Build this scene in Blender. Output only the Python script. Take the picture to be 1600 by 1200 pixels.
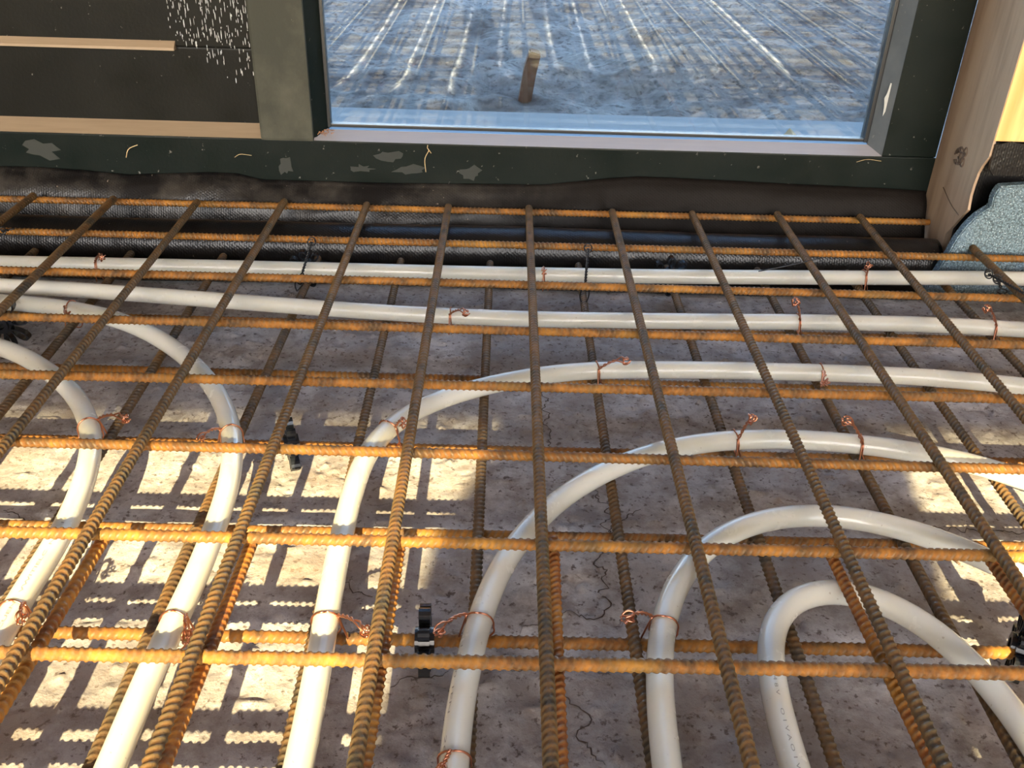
import bpy, bmesh, math, random
import numpy as np
from mathutils import Vector, Matrix, Euler
random.seed(7); rng = np.random.default_rng(7)
scene = bpy.context.scene
for o in list(bpy.data.objects): bpy.data.objects.remove(o)
C = scene.collection

# ------------------------------------------------------------------ camera
cam_d = bpy.data.cameras.new('camera'); cam = bpy.data.objects.new('camera', cam_d); C.objects.link(cam)
R = Matrix(((0.9996137, -0.0252917, -0.0115191), (0.0032621, 0.5183989, -0.8551327), (0.0275993, 0.8547648, 0.5182812)))
cam.matrix_world = Matrix.Translation((-0.0307728, -1.0666632, 0.4061172)) @ R.to_4x4()
cam_d.sensor_width = 36; cam_d.lens = 36 * 1457.2645 / 1600; cam_d.clip_start = .02; cam_d.clip_end = 200
scene.camera = cam
# ------------------------------------------------------------------ world, sun, exposure
SUN_C = 1.88                       # length of a shadow for a height of one
elev = math.atan(1 / SUN_C)
sun_dir = Vector((.05, 1, -1 / SUN_C)).normalized()
W = bpy.data.worlds.new('world'); scene.world = W; W.use_nodes = True
nt = W.node_tree; nt.nodes.clear()
sky = nt.nodes.new('ShaderNodeTexSky'); sky.sky_type = 'NISHITA'; sky.sun_disc = False
sky.sun_elevation = elev; sky.sun_rotation = math.pi; sky.air_density = 1.0; sky.dust_density = 1.2; sky.ozone_density = 1.5
bgn = nt.nodes.new('ShaderNodeBackground'); bgn.inputs['Strength'].default_value = 0.80
wo = nt.nodes.new('ShaderNodeOutputWorld')
nt.links.new(sky.outputs[0], bgn.inputs[0]); nt.links.new(bgn.outputs[0], wo.inputs[0])
sd = bpy.data.lights.new('sun', 'SUN'); sd.energy = 14; sd.angle = math.radians(.53); sd.color = (1, .82, .44)
sun = bpy.data.objects.new('sun', sd); C.objects.link(sun)
sun.rotation_euler = sun_dir.to_track_quat('-Z', 'Y').to_euler(); sun.location = (0, -6, 5)
vs = scene.view_settings; vs.view_transform = 'Standard'; vs.look = 'None'; vs.gamma = 1; vs.use_curve_mapping = False
vs.exposure = 0.45

PIPES = {"A": [[-0.5833, -0.1256], [-0.4793, -0.1233], [-0.366, -0.1208], [-0.2231, -0.1188], [-0.0473, -0.1181], [0.1426, -0.115], [0.3118, -0.1079], [0.4417, -0.1003], [0.5613, -0.0941]], "B": [[-0.5567, -0.1821], [-0.4436, -0.1889], [-0.3251, -0.2014], [-0.2087, -0.2142], [-0.1051, -0.2232], [0.0081, -0.2268], [0.1489, -0.2235], [0.2926, -0.2174], [0.4089, -0.2157], [0.5, -0.2206]], "C": [[-0.1331, -0.7444], [-0.1349, -0.6819], [-0.1376, -0.6288], [-0.1397, -0.5632], [-0.1389, -0.4982], [-0.1347, -0.4582], [-0.124, -0.4306], [-0.1062, -0.404], [-0.0809, -0.3805], [-0.0443, -0.3587], [0.0001, -0.3396], [0.0515, -0.327], [0.1373, -0.3212], [0.2542, -0.3194], [0.3485, -0.3212], [0.4059, -0.3273], [0.447, -0.3339]], "D": [[-0.0509, -0.7424], [-0.0494, -0.7127], [-0.0472, -0.6842], [-0.0442, -0.6602], [-0.0405, -0.6406], [-0.0363, -0.6215], [-0.0312, -0.6014], [-0.0247, -0.5834], [-0.0169, -0.5675], [-0.0065, -0.5488], [0.0063, -0.5284], [0.0215, -0.5098], [0.0402, -0.4916], [0.0628, -0.4733], [0.0877, -0.4575], [0.1167, -0.4448], [0.1559, -0.4348], [0.2071, -0.4307], [0.2607, -0.4347], [0.3053, -0.4435], [0.3367, -0.4528], [0.3591, -0.4634], [0.381, -0.4782]], "E": [[0.0632, -0.7397], [0.0648, -0.7098], [0.0672, -0.681], [0.0708, -0.6568], [0.0758, -0.6373], [0.0827, -0.619], [0.0918, -0.5997], [0.1051, -0.5788], [0.1223, -0.56], [0.1411, -0.5461], [0.1624, -0.5358], [0.1862, -0.5295], [0.2099, -0.5282], [0.2313, -0.531], [0.2509, -0.5365], [0.27, -0.5448], [0.289, -0.5561], [0.3084, -0.5709], [0.3286, -0.5899]], "F": [[0.1319, -0.7428], [0.1318, -0.7201], [0.1323, -0.6993], [0.1341, -0.6789], [0.1376, -0.6588], [0.1424, -0.6421], [0.1486, -0.63], [0.1571, -0.6199], [0.1678, -0.6114], [0.1802, -0.6062], [0.1941, -0.605], [0.2083, -0.6071], [0.2212, -0.6124], [0.232, -0.621], [0.2416, -0.6325], [0.2504, -0.6456], [0.2577, -0.6608], [0.2634, -0.6777], [0.2675, -0.6949], [0.2699, -0.7127]], "G": [[-0.5388, -0.2202], [-0.494, -0.2248], [-0.45, -0.234], [-0.409, -0.2506], [-0.3715, -0.2747], [-0.3376, -0.3035], [-0.3076, -0.3362], [-0.2824, -0.3707], [-0.2635, -0.4036], [-0.2503, -0.4343], [-0.2414, -0.4626], [-0.2355, -0.4897], [-0.2318, -0.5161], [-0.2301, -0.5409], [-0.2294, -0.5618], [-0.2289, -0.5815], [-0.2283, -0.6076], [-0.2289, -0.6345], [-0.2306, -0.6572], [-0.2314, -0.6822], [-0.2312, -0.7129], [-0.2309, -0.7467]], "H": [[-0.4971, -0.3089], [-0.4777, -0.3197], [-0.4519, -0.3377], [-0.4233, -0.3613], [-0.398, -0.3868], [-0.3769, -0.415], [-0.3613, -0.4417], [-0.3525, -0.4615], [-0.3463, -0.4822], [-0.3402, -0.5074], [-0.3354, -0.5354], [-0.3323, -0.5624], [-0.3315, -0.5851], [-0.3319, -0.6086], [-0.3322, -0.6309], [-0.3315, -0.6532], [-0.3292, -0.6821]]}
BY = {2: [-0.0379, -0.4666], 3: [-0.0275, -0.3592], 4: [-0.0018, -0.248], 5: [-0.0183, -0.1526], 6: [-0.0092, -0.048], 7: [-0.0058, 0.0554], 8: [-0.0044, 0.1579], 9: [-0.0009, 0.2649], 10: [0.0119, 0.3716]}
TIES = {'A1': ([-0.4747, -0.1227, -0.0255], [-0.4532, -0.1607, 0.0]), 'A2': ([0.0134, -0.1236, -0.0255], [0.0111, -0.1681, 0.0]), 'A3': ([0.3746, -0.1007, -0.0255], [0.365, -0.1314, 0.002]), 'B1': ([-0.0813, -0.2223, -0.0255], [-0.0652, -0.2516, -0.008]), 'B2': ([0.2666, -0.211, -0.0255], [0.2568, -0.2353, 0.008]), 'B3': ([0.4701, -0.2166, -0.0255], [0.4437, -0.2413, 0.008]), 'C1': ([0.0588, -0.3186, -0.0255], [0.0816, -0.3512, 0.0]), 'C2': ([0.2648, -0.3234, -0.0255], [0.2529, -0.3667, -0.01]), 'C3': ([-0.1259, -0.4325, -0.0255], [-0.1054, -0.4526, -0.004]), 'C4': ([-0.1359, -0.6428, -0.0255], [-0.1061, -0.6682, -0.012]), 'D1': ([0.162, -0.433, -0.0255], [0.1673, -0.4554, 0.012]), 'D2': ([0.2622, -0.4342, -0.0255], [0.2383, -0.4568, 0.012]), 'D3': ([-0.0411, -0.6437, -0.0255], [-0.0656, -0.669, -0.01]), 'D4': ([-0.05, -0.7452, -0.0255], [-0.0569, -0.7533, -0.02]), 'E1': ([0.0763, -0.6445, -0.0255], [0.0471, -0.6555, -0.008]), 'G1': ([-0.461, -0.2329, -0.0255], [-0.4469, -0.2712, -0.012]), 'G2': ([-0.2494, -0.4408, -0.0255], [-0.2619, -0.4772, -0.01]), 'G3': ([-0.2314, -0.6495, -0.0255], [-0.2149, -0.67, -0.02]), 'H1': ([-0.3595, -0.4391, -0.0255], [-0.3221, -0.4578, -0.004]), 'H2': ([-0.3327, -0.6461, -0.0255], [-0.3157, -0.6623, -0.015])}
BT = [([-0.2421, -0.114, 0.004], [-0.253, -0.1576, -0.035]), ([0.0606, -0.1158, 0.006], [0.0554, -0.1689, -0.038]), ([0.4847, -0.1559, 0.006], [0.5008, -0.2019, 0.006]), ([0.2474, -0.1292, -0.01], [0.3136, -0.125, 0.006]), ([-0.5815, -0.1088, 0.004], [-0.5774, -0.096, 0.002]), ([0.4919, -0.1618, 0.003], [0.5007, -0.1675, -0.012])]
CRACKS = [[[0.0839, -0.4755], [0.0581, -0.504], [0.0461, -0.5303], [0.0489, -0.5545], [0.0444, -0.5712], [0.0456, -0.5839], [0.0413, -0.5933], [0.0279, -0.5919], [0.0165, -0.5959]], [[0.0008, -0.6024], [-0.0082, -0.6097], [-0.0156, -0.614]], [[-0.0607, -0.6448], [-0.0687, -0.6492], [-0.0786, -0.6537], [-0.0886, -0.657], [-0.0954, -0.6613]], [[0.0139, -0.6558], [0.0216, -0.6658], [0.0257, -0.678], [0.0226, -0.6899], [0.0313, -0.6989], [0.0379, -0.7121]], [[0.2244, -0.4744], [0.2543, -0.4789], [0.2999, -0.4821], [0.3224, -0.4907], [0.3572, -0.4933], [0.3866, -0.4962]], [[-0.1439, -0.5675], [-0.1315, -0.5736], [-0.1188, -0.5828]], [[0.0111, -0.2916], [0.0129, -0.3371], [0.0134, -0.379], [0.0243, -0.4171]], [[-0.4191, -0.499], [-0.4024, -0.503], [-0.3855, -0.5101]], [[0.047, -0.4475], [0.056, -0.4684], [0.0586, -0.4861], [0.0536, -0.5042], [0.0491, -0.523]], [[0.0146, -0.64], [-0.0023, -0.6421], [-0.0232, -0.64]]]
FLOOR = -.068
ZB, ZX, ZP = -.038, -.046, -.0255       # lower net lengthwise bars, its cross bars, pipe centres
# ------------------------------------------------------------------ materials
def mat(name, col, rough=.6, metal=0, coat=0, spec=.5):
    m = bpy.data.materials.new(name); m.use_nodes = True; b = m.node_tree.nodes['Principled BSDF']
    b.inputs['Base Color'].default_value = (*col, 1); b.inputs['Roughness'].default_value = rough
    b.inputs['Metallic'].default_value = metal; b.inputs['Coat Weight'].default_value = coat
    b.inputs['Specular IOR Level'].default_value = spec
    return m
def N(m, t, **k):
    n = m.node_tree.nodes.new(t)
    for a, v in k.items():
        if a in n.inputs: n.inputs[a].default_value = v
        else: setattr(n, a, v)
    return n
def L(m, a, b): m.node_tree.links.new(a, b)
def P(m): return m.node_tree.nodes['Principled BSDF']
def coords(m, scale=(1, 1, 1), kind='Object'):
    tc = N(m, 'ShaderNodeTexCoord'); mp = N(m, 'ShaderNodeMapping'); mp.inputs['Scale'].default_value = scale
    L(m, tc.outputs[kind], mp.inputs[0]); return mp.outputs[0]
def noise(m, vec, scale, detail=4, rough=.6):
    n = N(m, 'ShaderNodeTexNoise'); n.inputs['Scale'].default_value = scale; n.inputs['Detail'].default_value = detail
    n.inputs['Roughness'].default_value = rough; L(m, vec, n.inputs['Vector']); return n.outputs['Fac']
def ramp(m, fac, stops):
    r = N(m, 'ShaderNodeValToRGB'); el = r.color_ramp.elements
    while len(el) < len(stops): el.new(.5)
    for e, (p, c) in zip(el, stops): e.position = p; e.color = (*c, 1) if len(c) == 3 else c
    L(m, fac, r.inputs[0]); return r.outputs[0]
def mixc(m, fac, a, b, mode='MIX'):
    n = N(m, 'ShaderNodeMix', data_type='RGBA', blend_type=mode)
    for v, i in ((fac, 0), (a, 6), (b, 7)):
        if hasattr(v, 'links'): L(m, v, n.inputs[i])
        elif isinstance(v, (int, float)): n.inputs[i].default_value = v
        else: n.inputs[i].default_value = (*v, 1)
    return n.outputs[2]
def bump(m, h, strength=.5, dist=.001, prev=None):
    b = N(m, 'ShaderNodeBump'); b.inputs['Strength'].default_value = strength; b.inputs['Distance'].default_value = dist
    L(m, h, b.inputs['Height'])
    if prev is not None: L(m, prev, b.inputs['Normal'])
    return b.outputs[0]

def rust(name, orange, dark, topa=(.19, .145, .075), topb=(.34, .15, .035), hot=1.0):
    m = mat(name, (.3, .15, .05), .72); v = coords(m)
    oi = N(m, 'ShaderNodeObjectInfo'); add = N(m, 'ShaderNodeVectorMath', operation='ADD')
    sc = N(m, 'ShaderNodeVectorMath', operation='SCALE'); cb = N(m, 'ShaderNodeCombineXYZ')
    for i in range(3): L(m, oi.outputs['Random'], cb.inputs[i])
    L(m, cb.outputs[0], sc.inputs[0]); sc.inputs['Scale'].default_value = 7.0
    L(m, v, add.inputs[0]); L(m, sc.outputs[0], add.inputs[1]); v = add.outputs[0]
    base = ramp(m, noise(m, v, 55, 5, .65), [(.36, dark), (.5, orange), (.66, tuple(o_ * (1 - hot) + h_ * hot for o_, h_ in zip(orange, (.50, .19, .022))))])
    base = mixc(m, ramp(m, noise(m, v, 18, 2), [(.5, (0, 0, 0)), (.72, (.55 * hot,) * 3)]), base, (.52, .26, .03))
    at = N(m, 'ShaderNodeAttribute', attribute_name='rib')
    top = mixc(m, noise(m, v, 140, 2), topa, topb)
    f = N(m, 'ShaderNodeMath', operation='MULTIPLY'); L(m, at.outputs['Fac'], f.inputs[0]); f.inputs[1].default_value = .6
    base = mixc(m, f.outputs[0], base, top)
    L(m, base, P(m).inputs['Base Color'])
    r = N(m, 'ShaderNodeMapRange'); L(m, at.outputs['Fac'], r.inputs[0]); r.inputs[3].default_value = .8; r.inputs[4].default_value = .45
    L(m, r.outputs[0], P(m).inputs['Roughness'])
    L(m, bump(m, noise(m, v, 900, 3, .7), .6, .0004), P(m).inputs['Normal'])
    return m
M_cross = rust('rusty_cross_bar', (.215, .080, .010), (.072, .036, .012), (.12, .088, .042), (.22, .10, .02), .6)
M_long = rust('rusty_long_bar', (.125, .060, .018), (.045, .032, .018), (.105, .088, .050), (.135, .088, .034), .15)
M_lap = rust('rusty_lap_bar', (.29, .085, .012), (.10, .04, .012))
M_low = rust('rusty_low_bar', (.115, .064, .027), (.055, .041, .027), (.13, .11, .072), (.16, .105, .05), .2)

def m_concrete():
    m = mat('concrete', (.5, .45, .4), .9, spec=.25); v = coords(m)
    c = ramp(m, noise(m, v, 9, 6, .62), [(.3, (.30, .275, .28)), (.5, (.48, .455, .455)), (.68, (.66, .63, .62))])
    c = mixc(m, ramp(m, noise(m, v, 42, 6, .7), [(.40, (.8, .8, .8)), (.58, (0, 0, 0))]), c, (.27, .23, .215))
    c = mixc(m, ramp(m, noise(m, v, 210, 3, .6), [(.58, (0, 0, 0)), (.68, (.85, .85, .85))]), c, (.12, .09, .08))
    c = mixc(m, ramp(m, noise(m, v, 21, 5, .7), [(.56, (0, 0, 0)), (.68, (.55, .55, .55))]), c, (.235, .165, .13))
    c = mixc(m, ramp(m, noise(m, v, 6.3, 3, .5), [(.58, (0, 0, 0)), (.74, (.5, .5, .5))]), c, (.27, .195, .14))
    L(m, c, P(m).inputs['Base Color'])
    b = bump(m, noise(m, v, 260, 6, .65), .7, .0012); b = bump(m, noise(m, v, 45, 4), .5, .003, b)
    L(m, b, P(m).inputs['Normal']); return m
M_conc = m_concrete()
M_crack = mat('crack', (.11, .085, .075), .95)
def m_pipe():
    m = mat('white_plastic_pipe', (.80, .78, .70), .24, spec=.5); v = coords(m)
    c = mixc(m, ramp(m, noise(m, v, 24, 4), [(.58, (0, 0, 0)), (.85, (.35, .35, .35))]), (.71, .69, .61), (.62, .57, .48))
    c = mixc(m, ramp(m, noise(m, v, 330, 2), [(.70, (0, 0, 0)), (.76, (.6, .6, .6))]), c, (.42, .34, .25))
    L(m, c, P(m).inputs['Base Color'])
    p = P(m); p.inputs['Coat Weight'].default_value = .25; p.inputs['Coat Roughness'].default_value = .06; p.inputs['Subsurface Weight'].default_value = .55; p.inputs['Subsurface Radius'].default_value = (1, .9, .7)
    p.inputs['Subsurface Scale'].default_value = .008
    L(m, ramp(m, noise(m, v, 60, 3), [(.3, (.13,) * 3), (.8, (.34,) * 3)]), p.inputs['Roughness'])
    return m
M_pipe = m_pipe()
M_ink = mat('pipe_print', (.30, .28, .25), .6)
M_copper = mat('copper_wire', (.62, .27, .16), .3, 1)
M_bwire = mat('black_wire', (.012, .012, .014), .3, .3)
def m_spacer():
    m = mat('black_spacer_plastic', (.014, .016, .021), .22); return m
M_spacer = m_spacer()
def m_membrane(name, gloss, sp=.6, dust_sheen=(.022, .018, .015)):
    m = mat(name, (.012, .0115, .012), gloss, spec=sp); v = coords(m)
    w1 = N(m, 'ShaderNodeTexWave', wave_type='BANDS', bands_direction='X'); w1.inputs['Scale'].default_value = 110; w1.inputs['Distortion'].default_value = .7
    w2 = N(m, 'ShaderNodeTexWave', wave_type='BANDS', bands_direction='DIAGONAL'); w2.inputs['Scale'].default_value = 130; w2.inputs['Distortion'].default_value = .6
    L(m, v, w1.inputs[0]); L(m, v, w2.inputs[0])
    mu = N(m, 'ShaderNodeMath', operation='MULTIPLY'); L(m, w1.outputs['Fac'], mu.inputs[0]); L(m, w2.outputs['Fac'], mu.inputs[1])
    b = bump(m, mu.outputs[0], .4, .0004); b = bump(m, noise(m, v, 30, 4), .5, .004, b)
    L(m, b, P(m).inputs['Normal'])
    c = mixc(m, ramp(m, noise(m, v, 14, 5, .7), [(.45, (0, 0, 0)), (.8, (.8, .8, .8))]), (.006, .0055, .006), dust_sheen)
    c = mixc(m, ramp(m, noise(m, v, 160, 2), [(.73, (0, 0, 0)), (.76, (.8, .8, .8))]), c, (.25, .2, .16))
    if name == 'black_membrane':        # flap turns darker, rougher and less shiny towards its right half
        sx = N(m, 'ShaderNodeSeparateXYZ'); L(m, v, sx.inputs[0]); mr = N(m, 'ShaderNodeMapRange')
        mr.inputs[1].default_value = -.15; mr.inputs[2].default_value = .10; L(m, sx.outputs[0], mr.inputs[0])
        c = mixc(m, mr.outputs[0], c, (.009, .007, .006))
        rr_ = N(m, 'ShaderNodeMapRange'); rr_.inputs[3].default_value = gloss; rr_.inputs[4].default_value = .62; L(m, mr.outputs[0], rr_.inputs[0]); L(m, rr_.outputs[0], P(m).inputs['Roughness'])
        r2 = N(m, 'ShaderNodeMapRange'); r2.inputs[3].default_value = sp; r2.inputs[4].default_value = .12; L(m, mr.outputs[0], r2.inputs[0]); L(m, r2.outputs[0], P(m).inputs['Specular IOR Level'])
    L(m, c, P(m).inputs['Base Color']); return m
M_mem = m_membrane('black_membrane', .36, .42, (.085, .074, .062)); M_mem2 = m_membrane('black_membrane_shiny', .33, .5, (.030, .025, .022))
def m_frame(name, col, dust_sheen):
    m = mat(name, col, .45, spec=.12); v = coords(m)
    c = mixc(m, ramp(m, noise(m, v, 9, 5, .6), [(.45, (0, 0, 0)), (.75, (.7, .7, .7))]), col, dust_sheen)
    c = mixc(m, ramp(m, noise(m, v, 120, 3), [(.69, (0, 0, 0)), (.74, (.6, .6, .6))]), c, (.22, .21, .19))
    L(m, c, P(m).inputs['Base Color'])
    L(m, ramp(m, noise(m, v, 14, 3), [(.3, (.28,) * 3), (.7, (.6,) * 3)]), P(m).inputs['Roughness'])
    L(m, bump(m, noise(m, v, 240, 4), .35, .0006), P(m).inputs['Normal']); return m
M_frame = m_frame('dark_green_paint', (.0045, .008, .0072), (.011, .0135, .0115))
M_mull = m_frame('grey_green_sheen_film', (.045, .046, .036), (.13, .125, .095))  # lighter base and pale patches paint the mullion's sheen into its colour
M_panel = m_frame('dark_panel_paint', (.008, .008, .007), (.014, .0135, .011))
M_jamb = m_frame('dark_grey_paint', (.09, .10, .11), (.16, .17, .18))
def m_bare(name, a, b_, rough=.5):
    m = mat(name, a, rough); v = coords(m, (1.2, 14, 14))
    L(m, mixc(m, noise(m, v, 12, 5), a, b_), P(m).inputs['Base Color']); return m
M_bead = m_bare('bare_wood_strip', (.24, .17, .105), (.39, .29, .195))
M_sill = m_bare('lavender_grey_primer', (.27, .265, .29), (.35, .32, .325), .4)
M_gasket = mat('black_gasket', (.008, .01, .014), .35)
M_blue = mat('blue_spacer_strip', (.16, .32, .62), .35)
M_patch = mat('dried_filler', (.42, .42, .40), .8)
M_smear = mat('dusty_smear', (.026, .029, .026), .8)
def m_wood(name, a, b_):
    m = mat(name, a, .6); v = coords(m, (9, 9, .8))
    n1 = noise(m, v, 9, 6, .6); w = N(m, 'ShaderNodeTexWave', wave_type='BANDS', bands_direction='X')
    w.inputs['Scale'].default_value = 1.3; w.inputs['Distortion'].default_value = 9; w.inputs['Detail'].default_value = 4; L(m, v, w.inputs[0])
    c = mixc(m, w.outputs['Fac'], a, b_); c = mixc(m, ramp(m, n1, [(.5, (0, 0, 0)), (.8, (.6, .6, .6))]), c, tuple(x * .55 for x in a))
    L(m, c, P(m).inputs['Base Color']); L(m, bump(m, n1, .4, .0015), P(m).inputs['Normal']); return m
M_post = m_wood('pine_post', (.31, .195, .125), (.44, .31, .21))
M_post_lit = m_wood('pine_post_lit_front', (.80, .42, .13), (.92, .58, .22))  # same pine, with the front face's golden light painted into a brighter colour
M_knot = mat('knot', (.13, .085, .06), .7)
def m_foam():
    m = mat('grey_insulation_foam', (.2, .28, .33), .5); v = coords(m)
    vo = N(m, 'ShaderNodeTexVoronoi'); vo.inputs['Scale'].default_value = 430; L(m, v, vo.inputs['Vector'])
    c = mixc(m, ramp(m, vo.outputs['Distance'], [(.1, (1, 1, 1)), (.75, (0, 0, 0))]), (.06, .09, .105), (.20, .29, .335))
    sp = ramp(m, noise(m, v, 700, 2), [(.62, (0, 0, 0)), (.68, (1, 1, 1))]); c = mixc(m, sp, c, (.75, .85, .88))
    c = mixc(m, ramp(m, noise(m, v, 14, 3), [(.5, (0, 0, 0)), (.7, (.6, .6, .6))]), c, (.12, .19, .28))
    L(m, c, P(m).inputs['Base Color']); L(m, bump(m, vo.outputs['Distance'], .8, .0015), P(m).inputs['Normal']); return m
M_foam = m_foam()
def m_sand():
    m = mat('grey_sand', (.4, .4, .42), .9, spec=.2); v = coords(m)
    c = ramp(m, noise(m, v, 7, 8, .68), [(.32, (.12, .105, .095)), (.5, (.28, .265, .245)), (.68, (.44, .42, .39))])
    c = mixc(m, ramp(m, noise(m, v, 60, 5, .7), [(.50, (0, 0, 0)), (.64, (.9, .9, .9))]), c, (.10, .09, .085))
    L(m, c, P(m).inputs['Base Color']); b = bump(m, noise(m, v, 90, 6, .7), .8, .006); L(m, b, P(m).inputs['Normal']); return m
M_sand = m_sand()
def m_plain(name, a, b_, s=6, r=.85):
    m = mat(name, a, r); v = coords(m); L(m, mixc(m, noise(m, v, s, 5), a, b_), P(m).inputs['Base Color'])
    L(m, bump(m, noise(m, v, 60, 4), .3, .002), P(m).inputs['Normal']); return m
M_slab = m_plain('smooth_concrete', (.28, .285, .28), (.35, .355, .35))
M_wall = m_plain('grey_block_wall', (.30, .29, .28), (.38, .37, .35))
M_ceil = m_plain('timber_ceiling', (.26, .2, .14), (.34, .26, .18))
def m_glass():
    m = bpy.data.materials.new('window_glass'); m.use_nodes = True; t = m.node_tree; t.nodes.clear()
    out = t.nodes.new('ShaderNodeOutputMaterial'); tr = t.nodes.new('ShaderNodeBsdfTransparent'); gl = t.nodes.new('ShaderNodeBsdfGlossy')
    tr.inputs[0].default_value = (.95, .97, .97, 1); gl.inputs['Roughness'].default_value = 0.0; gl.inputs[0].default_value = (1, 1, 1, 1)
    ge = t.nodes.new('ShaderNodeNewGeometry'); dt = t.nodes.new('ShaderNodeVectorMath'); dt.operation = 'DOT_PRODUCT'
    t.links.new(ge.outputs['Incoming'], dt.inputs[0]); t.links.new(ge.outputs['Normal'], dt.inputs[1])
    def mth(op, a, b=None):
        n = t.nodes.new('ShaderNodeMath'); n.operation = op
        for i, x in enumerate((a, b)):
            if x is None: continue
            if isinstance(x, (int, float)): n.inputs[i].default_value = x
            else: t.links.new(x, n.inputs[i])
        return n.outputs[0]
    c = mth('ABSOLUTE', dt.outputs['Value']); k = mth('POWER', mth('SUBTRACT', 1, c), 5); f = mth('ADD', mth('MULTIPLY', k, .95), .05)
    mx = t.nodes.new('ShaderNodeMixShader'); t.links.new(f, mx.inputs[0]); t.links.new(tr.outputs[0], mx.inputs[1]); t.links.new(gl.outputs[0], mx.inputs[2])
    t.links.new(mx.outputs[0], out.inputs[0]); return m
M_glass = m_glass()
M_drop = mat('water_drop', (.75, .78, .78), .08, spec=.9); P(M_drop).inputs['Transmission Weight'].default_value = .3
M_straw = mat('wood_shaving', (.62, .45, .24), .7)
M_rust_flake = mat('rust_flake', (.42, .20, .10), .9)

# ------------------------------------------------------------------ helpers
def link(name, me, m, parent=None, smooth=False):
    o = bpy.data.objects.new(name, me); C.objects.link(o)
    if m is not None:
        for x in (m if isinstance(m, (list, tuple)) else [m]): me.materials.append(x)
    if parent is not None: o.parent = parent
    if smooth and len(me.polygons): me.polygons.foreach_set('use_smooth', [True] * len(me.polygons))
    return o
def tag(o, label=None, cat=None, group=None, kind=None):
    if label: o['label'] = label
    if cat: o['category'] = cat
    if group: o['group'] = group
    if kind: o['kind'] = kind
    return o
def empty(name, loc=(0, 0, 0), **k):
    o = bpy.data.objects.new(name, None); C.objects.link(o); o.location = loc; o.empty_display_size = .02
    return tag(o, **k)
def mesh(name, v, f):
    me = bpy.data.meshes.new(name); me.from_pydata([tuple(map(float, a)) for a in v], [], f); me.update(); return me
def box(name, lo, hi, m, parent=None, bev=0.0):
    bm = bmesh.new(); bmesh.ops.create_cube(bm, size=1)
    for v in bm.verts: v.co = Vector([lo[i] + (v.co[i] + .5) * (hi[i] - lo[i]) for i in range(3)])
    if bev: bmesh.ops.bevel(bm, geom=bm.edges[:], offset=bev, segments=2, affect='EDGES', profile=.7)
    me = bpy.data.meshes.new(name); bm.to_mesh(me); bm.free(); return link(name, me, m, parent)
def spline(pts, step):
    """Catmull-Rom through pts, resampled to even steps"""
    P_ = np.array(pts, float); P_ = np.vstack([2 * P_[0] - P_[1], P_, 2 * P_[-1] - P_[-2]]); out = []
    for i in range(1, len(P_) - 2):
        p0, p1, p2, p3 = P_[i - 1:i + 3]
        t = np.linspace(0, 1, 12, endpoint=False)[:, None]
        out.append(.5 * (2 * p1 + (p2 - p0) * t + (2 * p0 - 5 * p1 + 4 * p2 - p3) * t ** 2 + (3 * p1 - p0 - 3 * p2 + p3) * t ** 3))
    out = np.vstack(out + [P_[-2][None]]); s = np.r_[0, np.cumsum(np.linalg.norm(np.diff(out, axis=0), axis=1))]
    n = max(3, int(s[-1] / step)); q = np.linspace(0, s[-1], n)
    return np.stack([np.interp(q, s, out[:, k]) for k in range(out.shape[1])], 1)
def tube_vf(pts, r, sides=8, caps=True):
    pts = np.array(pts, float); n = len(pts); T = np.gradient(pts, axis=0); T /= np.linalg.norm(T, axis=1)[:, None] + 1e-12
    up = np.array([0, 0, 1.]) if abs(T[0][2]) < .9 else np.array([1., 0, 0]); V = []
    a = np.arange(sides) * 2 * math.pi / sides; rr = np.broadcast_to(r, (n,)); nrm = np.cross(T[0], up); nrm /= np.linalg.norm(nrm)
    for i in range(n):
        nrm = nrm - T[i] * (nrm @ T[i]); nrm /= np.linalg.norm(nrm) + 1e-12; b = np.cross(T[i], nrm)
        V.append(pts[i] + rr[i] * (np.cos(a)[:, None] * nrm + np.sin(a)[:, None] * b))
    V = np.vstack(V); F = []
    for i in range(n - 1):
        for k in range(sides):
            k2 = (k + 1) % sides; F.append((i * sides + k, i * sides + k2, (i + 1) * sides + k2, (i + 1) * sides + k))
    if caps: F.append(tuple(range(sides))[::-1]); F.append(tuple((n - 1) * sides + k for k in range(sides)))
    return V, F
def tube(name, pts, r, m, parent=None, sides=8, step=None):
    if step: pts = spline(pts, step)
    return link(name, mesh(name, *tube_vf(pts, r, sides)), m, parent, True)
def multi(name, parts, m, parent=None, smooth=True):
    V, F, o = [], [], 0
    for v, f in parts: V.append(np.array(v, float)); F += [tuple(i + o for i in q) for q in f]; o += len(v)
    return link(name, mesh(name, np.vstack(V), F), m, parent, smooth)
def extrude(name, poly, axis, lo, hi, m, parent=None, bev=0):
    """polygon in the plane across `axis`, pulled from lo to hi"""
    bm = bmesh.new(); a = []
    for t in (lo, hi):
        a.append([bm.verts.new({0: (t, p, q), 1: (p, t, q), 2: (p, q, t)}[axis]) for p, q in poly])
    n = len(poly); bm.faces.new(a[0]); bm.faces.new(a[1][::-1])
    for i in range(n): bm.faces.new((a[0][i], a[1][i], a[1][(i + 1) % n], a[0][(i + 1) % n]))
    bmesh.ops.recalc_face_normals(bm, faces=bm.faces[:])
    if bev: bmesh.ops.bevel(bm, geom=bm.edges[:], offset=bev, segments=2, affect='EDGES')
    me = bpy.data.meshes.new(name); bm.to_mesh(me); bm.free(); return link(name, me, m, parent)
_tab = rng.random((256, 256))
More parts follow.
